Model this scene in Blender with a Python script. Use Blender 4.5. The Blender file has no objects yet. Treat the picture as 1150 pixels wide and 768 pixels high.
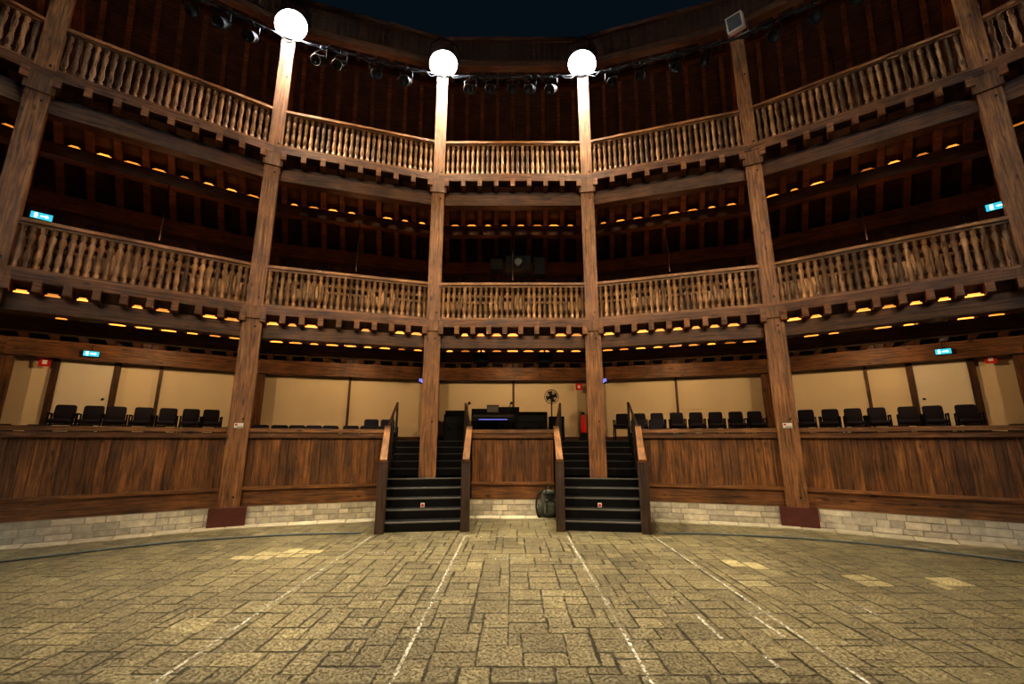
import bpy, math, random
from mathutils import Vector, Matrix
random.seed(7)
rnd=random.random
C=Vector((0,-1.55,0)); T9=math.tan(math.radians(9)); RA=11.36
scene=bpy.context.scene

# ---------------------------------------------------------------- mesh builder
class MB:
    def __init__(s):
        s.v=[];s.f=[];s.uv=[];s.uv2=[];s.t=[];s.m=[];s.sm=[];s.M=None
    def P(s,p):
        p=Vector(p)
        return s.M@p if s.M is not None else p
    def face(s,idx,uv,tint,mat=0,uv2=None,smooth=False):
        s.f.append(idx);s.uv.append(uv);s.uv2.append(uv2 or uv);s.t.append(tint);s.m.append(mat);s.sm.append(smooth)
    def hexa(s,c,tint=None,mat=0):
        if tint is None: tint=0.72+0.5*rnd()
        b=len(s.v); c=[s.P(p) for p in c]; s.v+=c
        L=(c[4]-c[0]).length; w=(c[1]-c[0]).length; h=(c[3]-c[0]).length
        ou=rnd()*50; ov=rnd()*50
        def q(i,j,k,l,uvs): s.face([b+i,b+j,b+k,b+l],[(ou+a,ov+e) for a,e in uvs],tint,mat)
        q(0,4,5,1,[(0,0),(L,0),(L,w),(0,w)])
        q(3,2,6,7,[(0,w),(0,0),(L,0),(L,w)])
        q(1,5,6,2,[(0,0),(L,0),(L,h),(0,h)])
        q(0,3,7,4,[(0,0),(0,h),(L,h),(L,0)])
        q(0,1,2,3,[(0,0),(.1,0),(.1,h),(0,h)])
        q(4,7,6,5,[(0,0),(0,h),(.1,h),(.1,0)])
    def beam(s,p0,p1,w,h,up=(0,0,1),tint=None,mat=0):
        p0=Vector(p0);p1=Vector(p1);a=(p1-p0).normalized();up=Vector(up)
        sd=a.cross(up).normalized()*w/2; u=sd.cross(a).normalized()*h/2
        s.hexa([p0-sd-u,p0+sd-u,p0+sd+u,p0-sd+u,p1-sd-u,p1+sd-u,p1+sd+u,p1-sd+u],tint,mat)
    def box(s,c,d,tint=None,mat=0):
        c=Vector(c);x=d[0]/2
        s.beam(c-Vector((x,0,0)),c+Vector((x,0,0)),d[1],d[2],(0,0,1),tint,mat)
    def lathe(s,base,prof,n=8,tint=None,mat=0,smooth=True,axis=None,cap=True):
        if tint is None: tint=.7+.55*rnd()
        b=len(s.v); base=Vector(base); ou=rnd()*50
        R=Matrix.Identity(3) if axis is None else Vector((0,0,1)).rotation_difference(Vector(axis)).to_matrix()
        for r,z in prof:
            for k in range(n):
                a=2*math.pi*k/n
                s.v.append(s.P(base+R@Vector((r*math.cos(a),r*math.sin(a),z))))
        for i in range(len(prof)-1):
            for k in range(n):
                k2=(k+1)%n
                z0,z1=prof[i][1],prof[i+1][1]
                s.face([b+i*n+k,b+i*n+k2,b+(i+1)*n+k2,b+(i+1)*n+k],[(ou+z0,k*.03),(ou+z0,k*.03+.03),(ou+z1,k*.03+.03),(ou+z1,k*.03)],tint,mat,smooth=smooth)
        if cap:
            for i,rev in ((0,True),(len(prof)-1,False)):
                if prof[i][0]>1e-4:
                    ids=[b+i*n+k for k in range(n)]
                    if rev: ids=ids[::-1]
                    s.face(ids,[(ou,0)]*n,tint,mat)
    def tube(s,pts,r,n=8,tint=1,mat=0):
        pts=[Vector(p) for p in pts]; b=len(s.v)
        for i,p in enumerate(pts):
            a=(pts[min(i+1,len(pts)-1)]-pts[max(i-1,0)]).normalized()
            u=Vector((0,0,1)) if abs(a.z)<.9 else Vector((0,1,0))
            x=a.cross(u).normalized();y=x.cross(a)
            for k in range(n):
                t=2*math.pi*k/n
                s.v.append(s.P(p+x*r*math.cos(t)+y*r*math.sin(t)))
        for i in range(len(pts)-1):
            for k in range(n):
                k2=(k+1)%n
                s.face([b+i*n+k,b+(i+1)*n+k,b+(i+1)*n+k2,b+i*n+k2],[(0,0),(1,0),(1,1),(0,1)],tint,mat,smooth=True)
        s.face([b+k for k in range(n)],[(0,0)]*n,tint,mat)
        s.face([b+(len(pts)-1)*n+k for k in range(n)][::-1],[(0,0)]*n,tint,mat)
    def sup(s,c,d,e=.4,tint=1,mat=0,n=20,m=12,R=None,taper=0):
        c=Vector(c);b=len(s.v)
        sp=lambda x,p: math.copysign(abs(x)**p,x)
        for i in range(m+1):
            f=-math.pi/2+math.pi*i/m
            for k in range(n):
                t=2*math.pi*k/n
                p=Vector((d[0]*sp(math.cos(f),e)*sp(math.cos(t),e),d[1]*sp(math.cos(f),e)*sp(math.sin(t),e),d[2]*sp(math.sin(f),e)))
                k_=1-taper*(p.z/d[2]); p.x*=k_;p.y*=k_
                if R is not None:p=R@p
                s.v.append(s.P(c+p))
        for i in range(m):
            for k in range(n):
                k2=(k+1)%n
                s.face([b+i*n+k,b+i*n+k2,b+(i+1)*n+k2,b+(i+1)*n+k],[(k/n,i/m),((k+1)/n,i/m),((k+1)/n,(i+1)/m),(k/n,(i+1)/m)],tint,mat,smooth=True)
    def mesh(s,name,mats):
        me=bpy.data.meshes.new(name)
        me.from_pydata([tuple(v) for v in s.v],[],s.f)
        for m in mats: me.materials.append(m)
        u=me.uv_layers.new(name="UVMap"); u2=me.uv_layers.new(name="UV2")
        ca=me.attributes.new("tint",'FLOAT','FACE')
        ca.data.foreach_set("value",s.t)
        fl=[];fl2=[]
        for a,b in zip(s.uv,s.uv2):
            for p in a: fl+=[p[0],p[1]]
            for p in b: fl2+=[p[0],p[1]]
        u.data.foreach_set("uv",fl);u2.data.foreach_set("uv",fl2)
        me.polygons.foreach_set("material_index",s.m)
        me.polygons.foreach_set("use_smooth",s.sm)
        me.update()
        return me
    def obj(s,name,mats,parent=None):
        if not isinstance(mats,(list,tuple)): mats=[mats]
        o=bpy.data.objects.new(name,s.mesh(name,mats)); scene.collection.objects.link(o)
        if parent: o.parent=parent
        return o

def empty(name,loc=(0,0,0)):
    e=bpy.data.objects.new(name,None); e.empty_display_size=.2; scene.collection.objects.link(e); return e

def P(bay,r,t,z,metres=False):
    a=math.radians(18*bay); x=t if metres else t*r*T9
    return Vector((C.x+x*math.cos(a)+r*math.sin(a), C.y-x*math.sin(a)+r*math.cos(a), z))
def V(k,R,z):
    a=math.radians(9+18*k); return Vector((C.x+R*math.sin(a),C.y+R*math.cos(a),z))
def frame(angle_deg,R,z):
    a=math.radians(angle_deg)
    return Matrix.Translation((C.x+R*math.sin(a),C.y+R*math.cos(a),z))@Matrix.Rotation(-a,4,'Z')
def slab(mb,bay,r0,r1,z0,z1,t0=-1,t1=1,tint=None,mat=0,z0b=None,z1b=None):
    z0b=z0 if z0b is None else z0b; z1b=z1 if z1b is None else z1b
    mb.hexa([P(bay,r1,t0,z0b),P(bay,r0,t0,z0),P(bay,r0,t0,z1),P(bay,r1,t0,z1b),
             P(bay,r1,t1,z0b),P(bay,r0,t1,z0),P(bay,r0,t1,z1),P(bay,r1,t1,z1b)],tint,mat)
def rad(bay):
    a=math.radians(18*bay); return Vector((math.sin(a),math.cos(a),0))

# ---------------------------------------------------------------- materials
def newmat(name):
    m=bpy.data.materials.new(name);m.use_nodes=True;nt=m.node_tree
    return m,nt,nt.nodes["Principled BSDF"]
def nd(nt,t,**k):
    n=nt.nodes.new(t)
    for a,b in k.items(): setattr(n,a,b)
    return n
def ln(nt,a,b): nt.links.new(a,b)
def math_(nt,op,a,b=None,c=None,clamp=False):
    n=nd(nt,'ShaderNodeMath',operation=op,use_clamp=clamp)
    for i,x in enumerate((a,b,c)):
        if x is None: continue
        if isinstance(x,(int,float)): n.inputs[i].default_value=x
        else: ln(nt,x,n.inputs[i])
    return n.outputs[0]
def ramp(nt,fac,stops):
    r=nd(nt,'ShaderNodeValToRGB'); e=r.color_ramp.elements
    while len(e)<len(stops): e.new(.5)
    for i,(p,c) in enumerate(stops): e[i].position=p; e[i].color=(*c,1)
    ln(nt,fac,r.inputs[0]); return r.outputs[0]
def wood(name,dark,light,rough=.55,bump=.35,vs=18,stain=1.3,spec=.4):
    m,nt,bs=newmat(name)
    uv=nd(nt,'ShaderNodeUVMap',uv_map="UVMap")
    mp=nd(nt,'ShaderNodeMapping'); mp.inputs['Scale'].default_value=(1.0,vs,1); ln(nt,uv.outputs[0],mp.inputs[0])
    n1=nd(nt,'ShaderNodeTexNoise'); n1.inputs['Scale'].default_value=1.6;n1.inputs['Detail'].default_value=8;n1.inputs['Roughness'].default_value=.72;n1.inputs['Distortion'].default_value=.6
    ln(nt,mp.outputs[0],n1.inputs['Vector'])
    n2=nd(nt,'ShaderNodeTexNoise'); n2.inputs['Scale'].default_value=1.9;n2.inputs['Detail'].default_value=5
    ln(nt,uv.outputs[0],n2.inputs['Vector'])
    mk=nd(nt,'ShaderNodeMapping'); mk.inputs['Scale'].default_value=(1.3,3.2,1); ln(nt,uv.outputs[0],mk.inputs[0])
    vo=nd(nt,'ShaderNodeTexVoronoi'); vo.inputs['Scale'].default_value=1.6; ln(nt,mk.outputs[0],vo.inputs['Vector'])
    kn=nd(nt,'ShaderNodeMapRange',interpolation_type='SMOOTHSTEP');kn.inputs['From Min'].default_value=.05;kn.inputs['From Max'].default_value=.17;kn.inputs['To Min'].default_value=.35
    ln(nt,vo.outputs['Distance'],kn.inputs['Value'])
    col=ramp(nt,n1.outputs[0],[(.36,dark),(.50,tuple((a+b)/2 for a,b in zip(dark,light))),(.64,light)])
    at=nd(nt,'ShaderNodeAttribute',attribute_name="tint")
    f=math_(nt,'MULTIPLY',at.outputs['Fac'],math_(nt,'MAXIMUM',math_(nt,'MULTIPLY_ADD',n2.outputs[0],stain*1.6,1-.8*stain),.15))
    f=math_(nt,'MULTIPLY',f,kn.outputs[0])
    mx=nd(nt,'ShaderNodeVectorMath',operation='SCALE'); ln(nt,col,mx.inputs[0]);ln(nt,f,mx.inputs['Scale'])
    ln(nt,mx.outputs[0],bs.inputs['Base Color'])
    bs.inputs['Roughness'].default_value=rough;bs.inputs['Specular IOR Level'].default_value=spec
    bp=nd(nt,'ShaderNodeBump'); bp.inputs['Strength'].default_value=bump;bp.inputs['Distance'].default_value=.01
    ln(nt,n1.outputs[0],bp.inputs['Height']);ln(nt,bp.outputs[0],bs.inputs['Normal'])
    return m
def plain(name,col,rough=.6,metal=0,var=.25,scale=6,emit=None,es=0,bump=0,samp='NONE',spec=.4):
    m,nt,bs=newmat(name)
    tc=nd(nt,'ShaderNodeTexCoord'); n=nd(nt,'ShaderNodeTexNoise'); n.inputs['Scale'].default_value=scale;n.inputs['Detail'].default_value=5
    ln(nt,tc.outputs['Object'],n.inputs['Vector'])
    at=nd(nt,'ShaderNodeAttribute',attribute_name="tint")
    f=math_(nt,'MULTIPLY',at.outputs['Fac'],math_(nt,'MULTIPLY_ADD',n.outputs[0],2*var,1-var))
    mx=nd(nt,'ShaderNodeVectorMath',operation='SCALE'); mx.inputs[0].default_value=col; ln(nt,f,mx.inputs['Scale'])
    ln(nt,mx.outputs[0],bs.inputs['Base Color'])
    bs.inputs['Roughness'].default_value=rough;bs.inputs['Metallic'].default_value=metal;bs.inputs['Specular IOR Level'].default_value=spec
    if emit:
        bs.inputs['Emission Color'].default_value=(*emit,1)
        s=math_(nt,'MULTIPLY',at.outputs['Fac'],es); ln(nt,s,bs.inputs['Emission Strength'])
        m.cycles.emission_sampling=samp
    if bump:
        bp=nd(nt,'ShaderNodeBump'); bp.inputs['Strength'].default_value=bump;bp.inputs['Distance'].default_value=.01
        ln(nt,n.outputs[0],bp.inputs['Height']);ln(nt,bp.outputs[0],bs.inputs['Normal'])
    return m

W_post=wood("wood_post",(.085,.034,.010),(.43,.195,.066),stain=1.0)
W_plank=wood("wood_plank",(.062,.023,.007),(.33,.142,.041),rough=.5)
W_rail=wood("wood_rail",(.085,.036,.011),(.37,.17,.060),rough=.5)
W_beam=wood("wood_beam",(.042,.017,.005),(.24,.10,.034))
W_dark=wood("wood_dark",(.026,.010,.004),(.14,.053,.019))
W_bal=wood("wood_baluster",(.15,.075,.030),(.50,.285,.13),vs=8)
M_stair=wood("wood_stair_dark",(.012,.007,.005),(.05,.027,.016))
M_step=plain("step_rubber",(.009,.008,.008),.8,bump=.2,scale=40,spec=.2)
M_nose=plain("step_nosing",(.16,.15,.13),.6)
M_plinth=plain("painted_plinth",(.09,.022,.012),.6)
M_cream=plain("cream_plaster",(.76,.62,.41),.85,var=.08,scale=1.2)
M_door=plain("cream_door",(.76,.66,.50),.6,var=.04)
M_brick=plain("whitewashed_brick",(.60,.54,.42),.9,var=.5,scale=11,bump=1.0)
M_mortar=plain("mortar",(.40,.35,.26),.95,var=.3,scale=20)
M_curb=plain("pale_stone",(.50,.44,.31),.9,var=.4,scale=5,bump=.5)
M_black=plain("black_metal",(.02,.02,.022),.45,.4)
M_blackm=plain("matt_black_metal",(.006,.006,.006),.9,0,spec=.1)
M_blackp=plain("black_plastic",(.006,.006,.006),.8,spec=.15)
M_alu=plain("aluminium_edge",(.3,.3,.31),.4,.8)
M_white=plain("white_label",(.75,.72,.66),.6,var=.05)
M_seat=plain("seat_fabric",(.008,.005,.012),.7,var=.3,scale=30,bump=.3,spec=.3)
M_green=plain("olive_canvas",(.060,.062,.045),.85,var=.35,scale=14,bump=.5)
M_strap=plain("dark_strap",(.010,.010,.009),.8)
M_red=plain("red_enamel",(.55,.02,.015),.35,var=.05)
M_cable=plain("blue_grey_cable",(.10,.12,.13),.6)
M_glow=plain("amber_glow",(.3,.1,.02),.5,emit=(1,.33,.055),es=2.2,var=.3,samp='AUTO')  # emission imitates amber light falling on the deck between joists
M_lamp=plain("floodlight_lens",(.9,.9,.9),.3,emit=(.93,.96,1),es=150,var=0)
M_exit=plain("exit_sign_face",(.0,.2,.2),.4,emit=(.04,.35,.45),es=1.5,var=0)
M_exitw=plain("exit_sign_pictogram",(.8,.9,.9),.4,emit=(.75,.95,1),es=2.6,var=0)
M_blue=plain("blue_indicator",(.1,.1,.6),.4,emit=(.25,.25,1),es=1.0,var=0)

def floor_mat():
    m,nt,bs=newmat("tuff_paving")
    u1=nd(nt,'ShaderNodeUVMap',uv_map="UVMap");u2=nd(nt,'ShaderNodeUVMap',uv_map="UV2")
    s1=nd(nt,'ShaderNodeSeparateXYZ');s2=nd(nt,'ShaderNodeSeparateXYZ');ln(nt,u1.outputs[0],s1.inputs[0]);ln(nt,u2.outputs[0],s2.inputs[0])
    d=math_(nt,'MINIMUM',math_(nt,'MINIMUM',s1.outputs[0],s1.outputs[1]),math_(nt,'MINIMUM',s2.outputs[0],s2.outputs[1]))
    g=nd(nt,'ShaderNodeNewGeometry')
    def noise(sc,det=4,ro=.6):
        n=nd(nt,'ShaderNodeTexNoise');n.inputs['Scale'].default_value=sc;n.inputs['Detail'].default_value=det;n.inputs['Roughness'].default_value=ro
        ln(nt,g.outputs['Position'],n.inputs['Vector']);return n.outputs[0]
    nE=noise(18,7,.8); nL=noise(.6,5,.65); nM=noise(9,8,.8); nP=noise(40,6,.8); nB=noise(2.6,2)
    dd=math_(nt,'ADD',d,math_(nt,'MULTIPLY_ADD',nE,-.080,.0395))
    dd=math_(nt,'ADD',dd,math_(nt,'MULTIPLY_ADD',nB,.024,-.012))
    mr=nd(nt,'ShaderNodeMapRange',interpolation_type='SMOOTHSTEP');mr.inputs['From Min'].default_value=-.002;mr.inputs['From Max'].default_value=.008
    ln(nt,dd,mr.inputs['Value']); mask=mr.outputs[0]
    pit=nd(nt,'ShaderNodeMapRange');pit.inputs['From Min'].default_value=.37;pit.inputs['From Max'].default_value=.49;ln(nt,nP,pit.inputs['Value'])
    col=ramp(nt,nM,[(.28,(.115,.094,.043)),(.5,(.215,.180,.088)),(.75,(.38,.33,.185))])
    at=nd(nt,'ShaderNodeAttribute',attribute_name="tint")
    k=math_(nt,'MULTIPLY',at.outputs['Fac'],math_(nt,'MULTIPLY_ADD',nL,1.7,.12))
    k=math_(nt,'MULTIPLY',k,math_(nt,'MULTIPLY_ADD',pit.outputs[0],.58,.42))
    sc=nd(nt,'ShaderNodeVectorMath',operation='SCALE');ln(nt,col,sc.inputs[0]);ln(nt,k,sc.inputs['Scale'])
    mx=nd(nt,'ShaderNodeMix',data_type='RGBA');ln(nt,mask,mx.inputs['Factor']);mx.inputs['A'].default_value=(.026,.021,.010,1);ln(nt,sc.outputs[0],mx.inputs['B'])
    ln(nt,mx.outputs['Result'],bs.inputs['Base Color'])
    rr=math_(nt,'MULTIPLY_ADD',nM,.4,.30);ln(nt,rr,bs.inputs['Roughness'])
    h=math_(nt,'ADD',math_(nt,'MULTIPLY',mask,1.2),math_(nt,'ADD',math_(nt,'MULTIPLY',nM,1.0),math_(nt,'MULTIPLY',pit.outputs[0],.4)))
    bp=nd(nt,'ShaderNodeBump');bp.inputs['Strength'].default_value=.95;bp.inputs['Distance'].default_value=.014
    ln(nt,h,bp.inputs['Height']);ln(nt,bp.outputs[0],bs.inputs['Normal'])
    return m
M_floor=floor_mat()
def chalk_mat():
    m,nt,bs=newmat("worn_white_paint")
    g=nd(nt,'ShaderNodeNewGeometry');n=nd(nt,'ShaderNodeTexNoise');n.inputs['Scale'].default_value=22;n.inputs['Detail'].default_value=7;n.inputs['Roughness'].default_value=.75
    ln(nt,g.outputs['Position'],n.inputs['Vector'])
    n2=nd(nt,'ShaderNodeTexNoise');n2.inputs['Scale'].default_value=1.5;ln(nt,g.outputs['Position'],n2.inputs['Vector'])
    s=math_(nt,'ADD',n.outputs[0],math_(nt,'MULTIPLY_ADD',n2.outputs[0],.4,-.2))
    mr=nd(nt,'ShaderNodeMapRange');mr.inputs['From Min'].default_value=.40;mr.inputs['From Max'].default_value=.64;mr.inputs['To Max'].default_value=.85;ln(nt,s,mr.inputs['Value'])
    bs.inputs['Base Color'].default_value=(.66,.62,.50,1);bs.inputs['Roughness'].default_value=.8
    ln(nt,mr.outputs[0],bs.inputs['Alpha']);return m
M_chalk=chalk_mat()

# ---------------------------------------------------------------- floor
mb=MB(); c=.108; X0,Y0=-13.0,-8.0; nx=240; ny=172
occ=[[False]*ny for _ in range(nx)]
sizes=[(3,2)]*6+[(2,2)]*5+[(2,3)]*2+[(3,1)]*1+[(4,2)]*1+[(2,1)]*1+[(3,3)]*2
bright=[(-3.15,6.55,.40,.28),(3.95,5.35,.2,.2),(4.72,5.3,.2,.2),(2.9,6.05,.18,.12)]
for j in range(ny):
    for i in range(nx):
        if occ[i][j]: continue
        random.shuffle(sizes)
        for w,h in sizes+[(2,1),(1,2),(1,1)]:
            if i+w<=nx and j+h<=ny and not any(occ[a][b] for a in range(i,i+w) for b in range(j,j+h)): break
        for a in range(i,i+w):
            for b in range(j,j+h): occ[a][b]=True
        x0=X0+i*c;y0=Y0+j*c;W=w*c;H=h*c;cx=x0+W/2;cy=y0+H/2
        if math.hypot(cx-C.x,cy-C.y)>11.5: continue
        t=.78+.42*rnd()
        if rnd()<.05: t*=1.25
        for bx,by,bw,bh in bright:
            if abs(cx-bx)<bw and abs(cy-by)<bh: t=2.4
        b=len(mb.v)
        mb.v+=[Vector((x0,y0,0)),Vector((x0+W,y0,0)),Vector((x0+W,y0+H,0)),Vector((x0,y0+H,0))]
        l,r_,bo,to=[random.uniform(-.008,.007) for _ in range(4)]
        mb.face([b,b+1,b+2,b+3],[(l,bo),(W+l,bo),(W+l,H+bo),(l,H+bo)],t,0,[(W+r_,H+to),(r_,H+to),(r_,to),(W+r_,to)])
mb.obj("floor",M_floor)
mb=MB()
for x in (-2.27,-.77,.88,2.25):
    mb.box((x,5.2,.004),(.025,5.0,.004),1)
for (a,b) in (((1.61,4.38),(1.62,3.87)),((1.79,3.62),(1.80,3.42)),((2.05,4.4),(2.3,4.42)),((2.1,4.35),(2.12,3.9)),((.5,7.6),(-.9,7.75)),((-.3,6.3),(.2,6.35)),((3.2,4.6),(3.2,4.35)),((-2.0,6.6),(-1.6,6.6))):
    mb.beam((a[0],a[1],.004),(b[0],b[1],.004),.03,.004,tint=1)
mb.obj("floor_marking",M_chalk)

# ---------------------------------------------------------------- ring paving + stone plinth
BAYS=range(-4,5)
mb=MB(); mbk=MB()
for b in BAYS:
    n=7
    for i in range(n):
        slab(mb,b,10.85,11.22,-.05,.012+.01*rnd(),-1+2*i/n+.004,-1+2*(i+1)/n-.004,tint=.75+.45*rnd())
    z=.012
    for rh in ([.115,.095,.10] if b%2 else [.095,.12,.095]):
        t=-1
        while t<1-.04:
            w_=random.choice((.10,.14,.18,.22,.26)); t1=min(1,t+w_)
            if 1-t1<.07: t1=1
            slab(mbk,b,11.235+.022*rnd(),11.3,z+.008*rnd(),z+rh-.012+.008*rnd(),t+.004,t1-.004,tint=.7+.5*rnd())
            t=t1
        z+=rh
    slab(mbk,b,11.262,11.40,0,.325,tint=.9,mat=1)
mb.obj("paving_edge_stone",M_curb)
mbk.obj("stone_plinth_wall",[M_brick,M_mortar])

# ---------------------------------------------------------------- parapets
def parapet(bay,s0,s1):
    mb=MB(); r=RA
    n=max(1,round((s1-s0)/.15)); up=rad(bay)
    for i in range(n):
        a=s0+(s1-s0)*(i+.5)/n
        w=(s1-s0)/n-.006
        mb.beam(P(bay,r-.02+.006*rnd(),a,.62,True),P(bay,r-.02+.006*rnd(),a,1.64,True),w,.045,up,tint=.55+.6*rnd())
    def h(r,z,w,hh,mat=1,t=None): mb.beam(P(bay,r,s0,z,True),P(bay,r,s1,z,True),w,hh,mat=mat,tint=t)
    h(r-.05,.478,.09,.30,0,.85); h(r-.085,.64,.15,.05,0,1.0); h(r-.06,1.60,.11,.09,0,.7)
    h(r-.03,1.695,.24,.075,1,.8); h(r+.05,1.1,.04,1.05,0,.5)
    mb.obj("wooden_parapet",[W_plank,W_rail])
half=RA*T9
for b in BAYS:
    if b==0: parapet(b,-half+.94,half-.94)
    elif b==-1: parapet(b,-half+.16,half-.94)
    elif b==1: parapet(b,-half+.94,half-.16)
    else: parapet(b,-half+.16,half-.16)

# ---------------------------------------------------------------- posts
for k in range(-5,5):
    a=9+18*k; mb=MB(); stair=k in(-1,0)
    mb.M=frame(a,11.46,0)
    z0=.76 if stair else .33
    up=(0,1,0)
    mb.beam((0,0,z0),(0,0,3.86),.35,.34,up,tint=.85)
    if not stair: mb.box((0,-.02,.165),(.58,.5,.33),1,1)
    mb.beam((0,0,3.86),(0,0,4.1),.42,.4,up,tint=.65)
    mb.beam((0,0,4.1),(0,0,7.25),.30,.30,up,tint=.8)
    mb.beam((0,0,7.25),(0,0,7.55),.38,.38,up,tint=.65)
    mb.beam((0,0,7.55),(0,0,10.95),.27,.27,up,tint=.95)
    for z in (.5,1.9,3.7,4.3,7.1,7.8,9.5):
        if z>z0: mb.lathe((0.06,-.17 if z<3.8 else -.15,z),[(.018,0),(.018,.02)],8,.3,2,axis=(0,-1,0))
    mb.obj("gallery_post",[W_post,M_plinth,M_black])
    mb=MB(); mb.M=frame(a,16.2,0)
    mb.beam((0,0,0),(0,0,12.0),.32,.3,(0,1,0),tint=.8)
    mb.obj("rear_post",[W_beam])
    if k not in(-1,0) :
        mb=MB();mb.M=frame(a,11.275,1.78)
        mb.box((0.0,.0,0),(.15,.012,.09),1,0)
        mb.box((-.04,-.009,.015),(.04,.006,.03),1,1)
        mb.box((.02,-.009,-.025),(.1,.006,.012),1,2)
        mb.obj("sector_sign",[M_white,M_red,M_blackp])

# ---------------------------------------------------------------- terraces of ground gallery
mb=MB()
for b in BAYS:
    for r0,z in ((11.42,.76),(12.25,1.0),(13.05,1.25),(13.95,1.5)):
        slab(mb,b,r0,16.15,z-.24,z,tint=.8)
    slab(mb,b,15.9,16.15,0,1.3,tint=.6)
mb.obj("stalls_terrace",[W_dark])

# ---------------------------------------------------------------- staircases (slightly fanned)
for k in(-1,0):
    a=9+18*k; e=empty("wooden_staircase")
    hw=lambda y: .66+ (y+1.72)/1.72*.165 if y<0 else .825
    mb=MB(); mb.M=frame(a,11.5,0)
    def tread(y0,y1,z0,z1,t,m,ins=0):
        w0,w1=hw(y0)-ins,hw(y1)-ins
        mb.hexa([(-w1,y1,z0),(-w0,y0,z0),(-w0,y0,z1),(-w1,y1,z1),(w1,y1,z0),(w0,y0,z0),(w0,y0,z1),(w1,y1,z1)],t,m)
    for i in range(5):
        z=.152*(i+1); y0=-1.72+i*.33
        tread(y0,.12,z-.152,z,.9,0)
        tread(y0-.012,y0+.03,z-.016,z+.006,1,1,.01)
    for i in range(5):
        z=.76+.148*(i+1); y0=.42+i*.3
        tread(y0,2.6,z-.148,z,.9,0)
        tread(y0-.01,y0+.02,z-.014,z+.005,.35,1,.01)
    tread(-.3,.45,.72,.76,.9,0)
    mb.box((-.03,-1.40,.38),(.07,.03,.07),1,2)
    mb.box((-.03,-1.42,.38),(.04,.01,.04),1,3)
    mb.obj("steps",[M_step,M_nose,M_white,M_red],e)
    mb=MB(); mb.M=frame(a,11.5,0)
    for s in(-1,1):
        x0=s*.705; x1=s*.868
        mb.beam((x0,-1.80,0),(x0,-1.80,1.16),.15,.14,(0,1,0),tint=1.6)
        d=.03
        mb.hexa([(x0-d,-1.74,0.02),(x0+d,-1.74,0.02),(x0+d,-1.74,1.0),(x0-d,-1.74,1.0),
                 (x1-d,-.02,.35),(x1+d,-.02,.35),(x1+d,-.02,1.62),(x1-d,-.02,1.62)],1.2)
        mb.beam((x0-s*.01,-1.9,1.165),(x1,.02,1.80),.12,.05,tint=.85,mat=1)
        mb.beam((x1,.02,.76),(x1,.02,1.82),.12,.12,(0,1,0),tint=1.4)
        mb.beam((x1,.02,1.77),(x1,1.9,2.45),.05,.04,tint=.3,mat=1)
        mb.beam((x1,1.9,1.5),(x1,1.9,2.45),.05,.05,(0,1,0),tint=1.0)
        mb.beam((x1,1.0,1.0),(x1,1.0,2.1),.04,.04,(0,1,0),tint=1.0)
    mb.obj("side_panels_and_handrails",[M_stair,W_rail],e)

# ---------------------------------------------------------------- gallery storeys
for zf,gap,gh,glow,NJ in ((4.13,0.0,.28,(1,1),10),(7.73,.13,.27,(0,1),9)):
    jh=.19
    mb=MB(); ml=MB()
    for b in BAYS:
        slab(mb,b,11.22,16.1,zf-.15,zf-.10,tint=.8)
        mb.beam(P(b,11.20,-1,zf-.09),P(b,11.20,1,zf-.09),.07,.16,tint=.8,mat=1)
        jt=zf-.15; jb=jt-jh
        for i in range(NJ):
            t=-1+2*(i+.5)/NJ
            slab(mb,b,11.10,16.0,jb,jt,t-.030,t+.030,tint=1.0+.5*rnd(),mat=1)
        gt=jb-gap
        if gap: mb.beam(P(b,11.5,-1,jb-gap/2),P(b,11.5,1,jb-gap/2),.2,gap,tint=.5,mat=0)
        for r,m_,h_ in ((11.42,1,gh),(13.25,1,gh)):
            g0=gt if r<12 else jb
            mb.beam(P(b,r,-1,g0-h_/2),P(b,r,1,g0-h_/2),.24,h_,tint=.7,mat=m_)
        mb.beam(P(b,15.9,-1,jb-.2),P(b,15.9,1,jb-.2),.3,.4,tint=.9,mat=1)
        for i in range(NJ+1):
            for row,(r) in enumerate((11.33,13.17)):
                if not glow[row]: continue
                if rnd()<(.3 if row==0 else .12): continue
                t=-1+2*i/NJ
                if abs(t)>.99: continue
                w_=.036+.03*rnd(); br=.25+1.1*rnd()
                slab(ml,b,r,r+.02,jb+.002,jb+.032,t-w_,t+w_,tint=br)  # glowing piece stands in for amber-lit deck above the girder
                slab(ml,b,r,r+.02,jb+.032,jb+.060,t-w_*.7,t+w_*.7,tint=br*.6)  # narrower, dimmer piece paints the falloff of that glow
        for r0,z in ((12.9,zf+.25),(13.7,zf+.5),(14.7,zf+.75)):
            slab(mb,b,r0,16.0,z-.05,z,tint=.9); slab(mb,b,r0,r0+.04,z-.3,z,tint=1.0,mat=1)
    mb.obj("gallery_floor_timber",[W_dark,W_beam])
    ml.obj("amber_glow_pieces",[M_glow])
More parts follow.
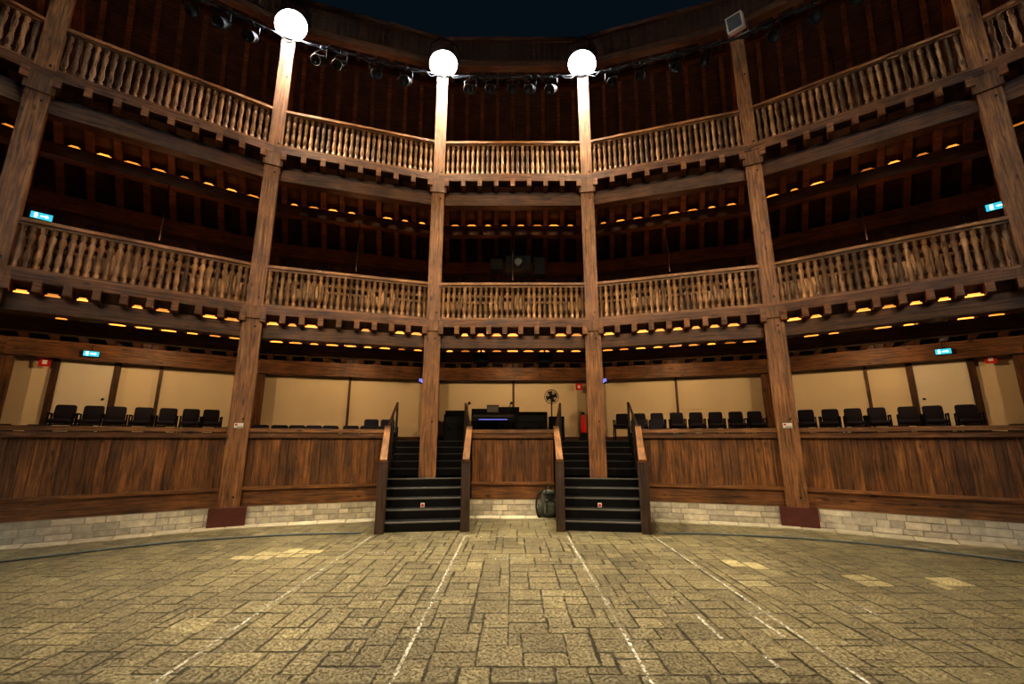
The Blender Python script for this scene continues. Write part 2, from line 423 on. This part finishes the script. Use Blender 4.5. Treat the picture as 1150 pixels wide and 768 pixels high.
def balustrade(b,zf,hh,nb,tw):
    mb=MB(); r=11.27; hs=r*T9-.15
    mb.beam(P(b,r,-hs,zf+.02,True),P(b,r,hs,zf+.02,True),.13,.07,tint=.8,mat=1)
    mb.beam(P(b,r,-hs,zf+hh-.03,True),P(b,r,hs,zf+hh-.03,True),.16,.06,tint=1.2,mat=1)
    mb.beam(P(b,r,-hs,zf+hh-.085,True),P(b,r,hs,zf+hh-.085,True),.09,.05,tint=.7,mat=1)
    L=hh-.165; q=tw
    prof=[(.034,0),(.034,.10*L),(.020,.13*L),(.034,.20*L),(.038,.28*L),(.028,.42*L),(.022,.5*L),(.030,.52*L),(.022,.545*L),(.028,.6*L),(.037,.74*L),(.034,.82*L),(.020,.87*L),(.034,.9*L),(.034,L)]
    prof=[(a*q,z) for a,z in prof]
    for i in range(nb):
        s=-hs+2*hs*(i+.5)/nb
        mb.lathe(P(b,r,s,zf+.055,True),prof,7,cap=False,tint=.35+.85*rnd())
    mb.obj("balustrade",[W_bal,W_rail])
def inner_rail(b,z):
    mb=MB(); r=12.35; hs=r*T9-.1; n=30
    for zz in(z+.1,z+.86,z+1.02): mb.beam(P(b,r,-hs,zz,True),P(b,r,hs,zz,True),.06,.06,tint=1.0,mat=1)
    for i in range(n):
        s=-hs+2*hs*(i+.5)/n
        mb.beam(P(b,r-.04,s,z+.02,True),P(b,r-.04,s,z+.86+(.12 if rnd()<.4 else 0),True),.07,.03,rad(b),tint=.5+1.1*rnd())
    mb.obj("slatted_bench_back",[W_bal,W_rail])
for b in BAYS:
    balustrade(b,4.13,.88,27,1.28)
    balustrade(b,7.73,.93,27,1.2)
    inner_rail(b,4.03)

# ---------------------------------------------------------------- rear wall
mb=MB()
for b in BAYS:
    slab(mb,b,16.22,16.4,1.26,3.6,tint=1,mat=0)
    n=26
    for i in range(n):
        t=-1+2*(i+.5)/n
        slab(mb,b,16.2+.01*rnd(),16.3,3.6,12.1,t-1/n+.003,t+1/n-.003,tint=.6+.6*rnd(),mat=1)
    studs=[0.02] if b==0 else ([.05*b] if abs(b)==1 else [])
    if abs(b)==2 or abs(b)==3:
        sg=1 if b>0 else -1
        studs=[-.28*sg]
        dc=1.15*sg
        for d in(-.56,.56): mb.beam(P(b,16.17,dc+d,1.5,True),P(b,16.17,dc+d,3.5,True),.12,.1,rad(b),tint=.45,mat=2)
        mb.beam(P(b,16.17,dc-.56,3.47,True),P(b,16.17,dc+.56,3.47,True),.1,.12,tint=.45,mat=2)
        mb.beam(P(b,16.19,dc,1.5,True),P(b,16.19,dc,3.43,True),.98,.05,rad(b),tint=1,mat=3)
        mb.lathe(P(b,16.15,dc-.4*sg,2.5,True),[(.025,0),(.025,.04)],8,1,4,axis=(0,-1,0))
    for s in studs: mb.beam(P(b,16.18,s,1.5,True),P(b,16.18,s,3.6,True),.07,.07,rad(b),tint=.6,mat=2)
    mb.beam(P(b,16.17,-1,1.56),P(b,16.17,1,1.56),.05,.12,tint=.5,mat=2)
    mb.beam(P(b,16.14,-1,10.6),P(b,16.14,1,10.6),.1,.14,tint=.8,mat=2)
    for i in range(1,5):
        t=-1+2*i/5; mb.beam(P(b,16.12,t,7.8),P(b,16.12,t,12),.12,.12,rad(b),tint=.8,mat=2)
mb.obj("wall_rear",[M_cream,W_dark,W_beam,M_door,M_black])

# ---------------------------------------------------------------- roof
mb=MB()
for b in BAYS:
    slab(mb,b,13.7,16.7,14.1,14.2,tint=.8,z0b=11.8,z1b=11.9)
    slab(mb,b,11.15,13.7,11.6,11.7,tint=.8,z0b=14.1,z1b=14.2)
    n=9
    for i in range(n):
        t=-1+2*(i+.5)/n
        slab(mb,b,13.7,16.4,13.92,14.1,t-.025,t+.025,tint=1.0+.3*rnd(),mat=1,z0b=11.88,z1b=12.05)
        slab(mb,b,11.3,13.7,11.5,11.62,t-.03,t+.03,tint=.7,mat=0,z0b=13.95,z1b=14.1)
    mb.beam(P(b,14.5,-1,13.2),P(b,14.5,1,13.2),.14,.16,tint=.9,mat=1)
    mb.beam(P(b,13.7,-1,13.85),P(b,13.7,1,13.85),.16,.2,tint=.9,mat=1)
    n=26
    for i in range(n):
        t=-1+2*(i+.5)/n
        slab(mb,b,11.28,11.33,11.1,11.64,t-1/n+.002,t+1/n-.002,tint=.35+.3*rnd(),mat=0)
    mb.beam(P(b,11.4,-1,11.02),P(b,11.4,1,11.02),.20,.16,tint=.6,mat=1)
    mb.beam(P(b,11.24,-1,11.66),P(b,11.24,1,11.66),.06,.07,tint=.6,mat=0)
for k in range(-5,5):
    mb.beam(V(k,11.6,10.95),V(k,16.1,10.95),.2,.24,tint=.9,mat=1)
    mb.beam(V(k,13.9,11.0),V(k,13.9,13.9),.18,.18,(0,1,0),tint=.9,mat=1)
mb.obj("roof",[W_dark,W_beam])

# ---------------------------------------------------------------- chairs
def rbox(mb,c,d,tint,mat,e=.28,R=None): mb.sup(c,(d[0]/2,d[1]/2,d[2]/2),e,tint,mat,16,8,R)
mb=MB()
rbox(mb,(0,-.02,.42),(.38,.42,.10),1,0)
rbox(mb,(0,.20,.62),(.36,.08,.34),1,0,R=Matrix.Rotation(-.16,3,'X'))
for s in(-1,1):
    mb.box((s*.2,0,.58),(.03,.34,.03),1,1)
    mb.beam((s*.2,-.14,0),(s*.2,-.14,.58),.03,.03,(0,1,0),1,1)
    mb.beam((s*.2,.15,0),(s*.2,.17,.58),.03,.03,(0,1,0),1,1)
    mb.box((s*.2,0,.30),(.025,.3,.03),1,1)
mb.box((0,0,.35),(.4,.06,.03),1,1)
me_chair=mb.mesh("theatre_chair",[M_seat,M_blackp])
def row(bay,r,z,s0,s1,n,skip=0):
    for i in range(n):
        if rnd()<skip: continue
        s=s0+(s1-s0)*i/max(1,n-1)
        p=P(bay,r,s+random.uniform(-.03,.03),z,True)
        o=bpy.data.objects.new("theatre_chair",me_chair);scene.collection.objects.link(o)
        o.matrix_world=Matrix.Translation(p)@Matrix.Rotation(-math.radians(18*bay)+random.uniform(-.10,.10),4,'Z')
row(-2,15.1,1.5,-1.25,1.5,7); row(2,15.1,1.5,-1.7,1.3,7)
row(-2,12.7,1.0,-1.7,1.6,7); row(2,12.7,1.0,-1.7,1.6,7)
row(-3,15.1,1.5,-1.5,1.5,6);row(3,15.1,1.5,-1.5,1.5,6)
row(-1,12.7,1.06,-1.75,.9,8); row(1,12.7,1.0,-.95,1.7,6)
row(1,15.1,1.5,-1.55,2.0,8)
row(-1,13.5,1.25,.62,1.05,2); row(1,13.5,1.25,-1.05,-.62,2)

# ---------------------------------------------------------------- floodlights and lights
def spot(loc,aim,e,ang,blend,col,rad_=.25,parent=None,name="lamp_beam"):
    l=bpy.data.lights.new(name,'SPOT');l.energy=e;l.spot_size=math.radians(ang);l.spot_blend=blend;l.color=col;l.shadow_soft_size=rad_
    o=bpy.data.objects.new(name,l);scene.collection.objects.link(o)
    d=(Vector(aim)-Vector(loc)).normalized();o.rotation_euler=d.to_track_quat('-Z','Y').to_euler();o.location=loc
    if parent:o.parent=parent
    return o
def floodlight(k,aim=(0,3.5,0),e=1500,z=10.72,R=11.08,col=(1,.90,.68),ang=115,S=1.2,blend=.8,dist=.27,spill=0):
    loc=V(k,R,z) if not isinstance(k,tuple) else Vector(k)
    root=empty("floodlight")
    d=(Vector(aim)-loc).normalized()
    M=Matrix.Translation(loc)@d.to_track_quat('-Y','Z').to_matrix().to_4x4()@Matrix.Scale(S,4)
    mb=MB();mb.M=M
    mb.lathe((0,0,0),[(.12,.16),(.20,.14),(.27,.05),(.31,-.04),(.33,-.06),(.33,-.10),(.30,-.10)],24,1,0,axis=(0,1,0))
    for i in range(3): mb.box((0,.13+.02*i,0),(.30-.03*i,.008,.3-.03*i),1,0)
    mb.tube([(-.36,.02,0),(-.36,.1,.25),(-.2,.15,.40),(0,.17,.42),(.2,.15,.40),(.36,.1,.25),(.36,.02,0)],.015,6,1,0)
    mb.obj("housing",[M_blackm],root)
    mb=MB();mb.M=M
    mb.lathe((0,0,0),[(.0,-.125),(.15,-.12),(.32,-.105)][::-1],32,1,0,axis=(0,1,0),cap=False)
    mb.obj("lens",[M_lamp],root)
    spot(loc+d*dist,aim,e,ang,blend,col,.2,root)
    if spill: spot(loc+d*(dist+.25),aim,spill,172,1,(1,.76,.50),.2,root,"lamp_spill")
for k in(-2,-1,0): floodlight(k,aim=(0,6.3,0),e=2500,ang=74,S=1.05,blend=1,dist=.3,col=(1,.88,.66),spill=420)
mb=MB();mb.M=frame(27,11.15,10.75)@Matrix.Rotation(-.3,4,'Z')@Matrix.Rotation(.35,4,'X')
mb.box((0,0,0),(.34,.2,.34),1,0); mb.box((0,-.105,0),(.28,.012,.28),.5,1); mb.tube([(-.2,0,0),(-.2,.1,-.25),(.2,.1,-.25),(.2,0,0)],.015,6,1,1)
mb.obj("flood_lamp_box",[M_white,M_alu])
for k,aim,e in(((-4.6,-6.6,10.6),(-1.4,9.8,3.2),2700),((4.6,-6.6,10.6),(1.4,9.8,3.2),2700),((0,-7.8,10.6),(0,9.2,2.4),2500)):
    floodlight(k,aim=aim,e=e,ang=56,col=(1,.80,.50),blend=1)

def point(loc,e,col,r=.12,top=.3,name="gallery_fill"):  # unseen fill light added to brighten each gallery bay
    root=empty(name)
    l=bpy.data.lights.new(name+"_point",'POINT');l.energy=e;l.color=col;l.shadow_soft_size=r
    o=bpy.data.objects.new("fill_point",l);o.location=loc;scene.collection.objects.link(o);o.parent=root
    mb=MB();mb.tube([Vector(loc)+Vector((0,0,r+.02)),Vector(loc)+Vector((0,0,top))],.012,6,1,0)  # cord made up to carry the added fill light
    mb.obj("added_cord",[M_black],root)
for b in range(-4,5):
    point(P(b,13.95,0,3.66),85,(1,.70,.38),.05,top=.13)
    point(P(b,13.0,0,5.6),24,(1,.48,.20),top=1.5)
    point(P(b,13.4,0,9.4),34,(1,.52,.28),top=1.6)

# lighting pipe and stage spotlights
mb=MB()
pts=[]
for k in range(-5,5): pts.append(V(k,11.15,10.35))
mb.tube(pts,.03,8,1,0)
pc=[]
for k in range(-5,4):
    for i in range(24):
        f=i/24; p=V(k,11.13,10.38).lerp(V(k+1,11.13,10.38),f); p.z+=-.11*abs(math.sin(i*.85+k))+.05*math.sin(i*2.6+k); pc.append(p)
mb.tube(pc,.02,6,1,0)
mb.obj("lighting_pipe",[M_black])
mb=MB(); mb.M=Matrix.Scale(1.25,4)
ax=(0,.75,.65)
mb.lathe((0,0,-.28),[(.05,.2),(.085,.16),(.09,0),(.10,-.14),(.10,-.16),(.085,-.16),(.08,-.1),(0,-.1)],16,1,0,axis=ax)
mb.tube([(-.12,0,-.26),(-.12,0,-.08),(0,0,-.04),(.12,0,-.08),(.12,0,-.26)],.012,6,1,0)
mb.lathe((0,0,-.05),[(.03,0),(.03,.08)],8,1,0)
me_sp=mb.mesh("stage_spotlight",[M_black])
for b,ts in ((-2,(-.7,-.35,0,.3,.6)),(-1,(-.6,-.35,.1,.5)),(0,(-.6,-.3,0,.25,.55)),(1,(-.6,-.2,.25,.6)),(2,(-.6,-.2,.2,.5))):
    for t in ts:
        o=bpy.data.objects.new("stage_spotlight",me_sp);scene.collection.objects.link(o)
        o.matrix_world=Matrix.Translation(P(b,11.01,t,10.33))@Matrix.Rotation(-math.radians(18*b)+random.uniform(-.5,.5),4,'Z')

# ---------------------------------------------------------------- exit signs, small signs
def exit_sign(ang,R,z,w=.34):
    mb=MB();mb.M=frame(ang,R,z)@Matrix.Scale(w/.42,4)
    mb.box((0,0.02,0),(.42,.07,.2),1,0);mb.box((0,-.018,0),(.39,.006,.17),1,1)
    mb.box((-.10,-.023,0),(.055,.004,.12),1,2)
    mb.beam((-.02,-.023,0),(.08,-.023,0),.004,.028,tint=1,mat=2)
    mb.beam((.08,-.023,.03),(.12,-.023,0),.004,.02,tint=1,mat=2);mb.beam((.08,-.023,-.03),(.12,-.023,0),.004,.02,tint=1,mat=2)
    mb.tube([(0,0,.1),(0,0,.3)],.008,6,1,0)
    mb.obj("exit_sign",[M_blackp,M_exit,M_exitw])
exit_sign(-39.9,15.7,3.53,.3);exit_sign(40.4,15.7,3.56,.3)
exit_sign(-44.4,14.6,6.25,.36);exit_sign(45.2,14.6,6.4,.38)
def fsign(ang,R,z):
    mb=MB();mb.M=frame(ang,R,z)
    mb.box((0,0,0),(.2,.01,.2),1,0);mb.box((0,-.007,.0),(.08,.004,.1),1,1)
    mb.obj("fire_extinguisher_sign",[M_red,M_white])
fsign(-42.7,16.15,3.3);fsign(43.2,16.15,3.35);fsign(7.6,16.1,3.2)
for s,x in((-1,-2.9),(1,2.9)):
    mb=MB();mb.box((x,14.05,3.35),(.05,.3,.16),1,0);mb.box((x-s*.03,14.05,3.35),(.01,.26,.12),1,1);mb.box((x,13.89,3.35),(.04,.01,.1),1,1)
    mb.tube([(x,14.05,3.4),(x,14.05,3.8)],.01,6,1,0)
    mb.obj("emergency_light",[M_blackp,M_blue])

# ---------------------------------------------------------------- technical equipment, centre
def case(name,x,y,z,w,d,h):
    mb=MB();mb.box((x,y,z+h/2),(w-.03,d-.03,h-.03),1,0)
    for sx in(-1,1):
        for sy in(-1,1): mb.beam((x+sx*(w/2-.01),y+sy*(d/2-.01),z),(x+sx*(w/2-.01),y+sy*(d/2-.01),z+h),.02,.02,(0,1,0),1,1)
        for zz in(z+.01,z+h-.01,z+h*.65): mb.box((x+sx*(w/2-.01),y,zz),(.018,d,.018),1,1)
    for sy in(-1,1):
        for zz in(z+.01,z+h-.01,z+h*.65): mb.box((x,y+sy*(d/2-.01),zz),(w,.018,.018),1,1)
    for s in(-.25,.25): mb.box((x+s*w,y-d/2-.008,z+h*.45),(.1,.02,.09),.6,1)
    mb.obj(name,[M_blackp,M_blackm])
case("flight_case",-1.62,13.0,1.5,.62,.6,.72)
case("flight_case",.55,13.1,1.5,.85,.6,.80)
case("flight_case",1.22,12.75,1.5,.4,.4,.66)
case("flight_case",-1.0,13.95,1.5,.5,.5,.95)
case("flight_case",-.15,14.2,1.5,.7,.5,1.02)
case("flight_case",-1.75,14.0,1.5,.6,.5,.9)
mb=MB()
mb.hexa([(-1.15,13.15,2.10),(-1.15,12.65,2.04),(-1.15,12.65,2.14),(-1.15,13.15,2.25),(0.05,13.15,2.10),(.05,12.65,2.04),(.05,12.65,2.14),(.05,13.15,2.25)],1,0)
mb.box((-.55,12.64,2.08),(.8,.02,.015),1,2)
for x in(-1.05,-.05):
    mb.beam((x,12.7,1.5),(x,13.1,2.06),.04,.04,tint=1,mat=1);mb.beam((x,13.1,1.5),(x,12.7,2.06),.04,.04,tint=1,mat=1)
for i in range(16): mb.box((-1.08+i*.07,12.85,2.185),(.02,.05,.02),.4,3)
mb.obj("mixing_desk",[M_blackp,M_black,M_blue,M_white])
mb=MB(); mb.box((-.6,13.4,2.3),(.36,.25,.02),1,0); mb.beam((-.6,13.5,2.3),(-.6,13.58,2.55),.36,.015,(0,1,0),1,0); mb.beam((-.6,13.49,2.32),(-.6,13.565,2.53),.33,.006,(0,1,0),.2,1)
mb.box((-.6,13.45,1.9),(.4,.35,.8),1,0); mb.obj("laptop_on_stand",[M_blackp,M_alu])
for x in(-1.35,-.1):
    mb=MB();mb.lathe((x,13.45,1.5),[(.12,0),(.12,.02),(.015,.04)],12,1,0)
    mb.tube([(x,13.45,1.52),(x,13.45,2.5),(x+.06,13.40,2.6)],.012,6,1,0);mb.lathe((x+.06,13.38,2.56),[(.055,0),(.02,.08)],10,1,0)
    mb.obj("music_stand_lamp",[M_black])
mb=MB(); fx,fy,fz=1.17,13.6,2.80
mb.lathe((fx,fy,1.5),[(.22,0),(.22,.03),(.03,.05)],20,1,0);mb.tube([(fx,fy,1.52),(fx,fy,2.72)],.018,8,1,0)
mb.lathe((fx,fy+.02,fz),[(.07,0),(.08,.08),(.06,.16),(.02,.18)],14,1,0,axis=(0,1,0))
for rr,yy in((.21,-.02),(.21,.02),(.14,-.07),(.07,-.09)):
    mb.tube([(fx+rr*math.cos(a*math.pi/12),fy-.03+yy,fz+rr*math.sin(a*math.pi/12)) for a in range(25)],.008,5,1,0)
for i in range(20):
    a=i*math.pi/10; mb.tube([(fx+.03*math.cos(a),fy-.12,fz+.03*math.sin(a)),(fx+.14*math.cos(a),fy-.10,fz+.14*math.sin(a)),(fx+.21*math.cos(a),fy-.05,fz+.21*math.sin(a))],.005,4,1,0)
for i in range(4):
    a=i*2*math.pi/4+.3
    p=[Vector((fx+r*math.cos(a+da),fy-.03+dy,fz+r*math.sin(a+da))) for r,da,dy in((.03,-.3,0),(.18,-.45,.02),(.19,.45,-.03),(.03,.5,-.01))]
    b=len(mb.v);mb.v+=p;mb.face([b,b+1,b+2,b+3],[(0,0)]*4,1,0)
mb.obj("pedestal_fan",[M_black,M_alu])
mb=MB();ex,ey=2.05,13.2
mb.lathe((ex,ey,1.72),[(.07,0),(.08,.02),(.08,.40),(.06,.47),(.025,.5),(.025,.54)],16,1,0)
mb.lathe((ex,ey,2.25),[(.03,0),(.03,.04)],10,1,1);mb.box((ex-.04,ey,2.30),(.14,.02,.02),1,1)
mb.tube([(ex+.02,ey,2.27),(ex+.11,ey,2.22),(ex+.12,ey,2.0),(ex+.1,ey,1.85)],.012,6,1,1)
mb.box((ex,ey,1.61),(.2,.2,.22),1,1)
mb.obj("fire_extinguisher",[M_red,M_blackp])
mb=MB()
mb.box((0.15,11.9,6.3),(.7,.6,.42),1,0);mb.lathe((.15,11.6,6.3),[(.12,0),(.12,.1),(.09,.1)],16,1,1,axis=(0,-1,0))
mb.box((-.45,12.0,6.35),(.35,.4,.3),1,0);mb.box((.75,12.0,6.3),(.3,.4,.5),1,0)
mb.beam((-.6,11.95,6.62),(.95,11.95,6.62),.06,.06,tint=1,mat=1)
for x in(-.4,.7): mb.tube([(x,11.95,6.6),(x,11.95,7.4)],.02,6,1,1)
mb.obj("projector_rig",[M_blackp,M_black])
for x in(-.75,.75):
    mb=MB();mb.box((x,10.35,3.38),(.34,.28,.2),1,0);mb.lathe((x,10.21,3.38),[(.07,0),(.07,.01),(.03,-.005)],14,1,1,axis=(0,-1,0));mb.beam((x,10.4,3.45),(x,10.4,3.8),.04,.04,(0,1,0),1,1)
    mb.obj("loudspeaker",[M_blackp,M_black])

# ---------------------------------------------------------------- cables on the floor
def spl(pts,n=12):
    out=[]
    for i in range(len(pts)-1):
        p0=Vector(pts[max(i-1,0)]);p1=Vector(pts[i]);p2=Vector(pts[i+1]);p3=Vector(pts[min(i+2,len(pts)-1)])
        for j in range(n):
            t=j/n; out.append(.5*((2*p1)+(-p0+p2)*t+(2*p0-5*p1+4*p2-p3)*t*t+(-p0+3*p1-3*p2+p3)*t**3))
    out.append(Vector(pts[-1]));return out
for s in(-1,1):
    mb=MB()
    mb.tube(spl([(s*9.2,3.2,.015),(s*7.6,5.0,.015),(s*6.43,6.09,.015),(s*5.08,7.2,.015),(s*3.6,7.75,.015),(s*2.5,7.88,.015)]),.014,6,1,0)
    mb.obj("floor_cable",[M_cable])

# ---------------------------------------------------------------- backpack
mb=MB(); mb.M=Matrix.Translation((.72,9.45,.0))@Matrix.Rotation(-.14,4,'X')@Matrix.Rotation(.15,4,'Z')@Matrix.Scale(1.05,4)
mb.sup((0,0,.26),(.17,.12,.26),.75,.85,0,24,16,taper=.22)
mb.sup((0,-.12,.17),(.12,.06,.12),.6,1.35,0,20,12,taper=.08)
mb.sup((0,-.03,.45),(.12,.13,.055),.7,1.3,0,20,10)
mb.beam((0,-.16,.45),(0,-.165,.33),.05,.01,(0,1,0),1,1)
for s in(-1,1):
    mb.sup((s*.17,-.02,.16),(.045,.08,.11),.6,1.1,0,14,8)
    mb.tube(spl([(s*.08,-.14,.50),(s*.085,-.185,.38),(s*.08,-.19,.25),(s*.08,-.185,.10)],5),.012,6,1,1)
    mb.box((s*.082,-.195,.32),(.035,.012,.03),1,2)
    mb.tube(spl([(s*.08,.06,.50),(s*.20,.03,.42),(s*.25,-.04,.22),(s*.22,-.06,.04),(s*.15,.02,.04)],6),.018,6,1,1)
mb.tube(spl([(-.05,.0,.50),(-.035,-.02,.575),(.035,-.02,.575),(.05,.0,.50)],5),.012,6,1,1)
mb.tube(spl([(-.12,-.165,.28),(0,-.19,.285),(.12,-.165,.28)],5),.007,6,1,1)
mb.obj("backpack",[M_green,M_strap,M_alu])

# ---------------------------------------------------------------- world + camera
w=bpy.data.worlds.new("night_sky");scene.world=w;w.use_nodes=True
bg=w.node_tree.nodes['Background'];bg.inputs[0].default_value=(.08,.20,.33,1);bg.inputs[1].default_value=.035
scene.view_settings.view_transform='Standard'
try: scene.view_settings.look='Medium High Contrast'
except Exception as ex: print(ex)
cam=bpy.data.cameras.new("camera");cam.sensor_fit='HORIZONTAL';cam.sensor_width=36;cam.lens=503/1150*36;cam.clip_start=.05
co=bpy.data.objects.new("camera",cam);scene.collection.objects.link(co)
co.location=(0,0,1.5);co.rotation_euler=(math.radians(90+12.44),0,math.radians(.1))
scene.camera=co
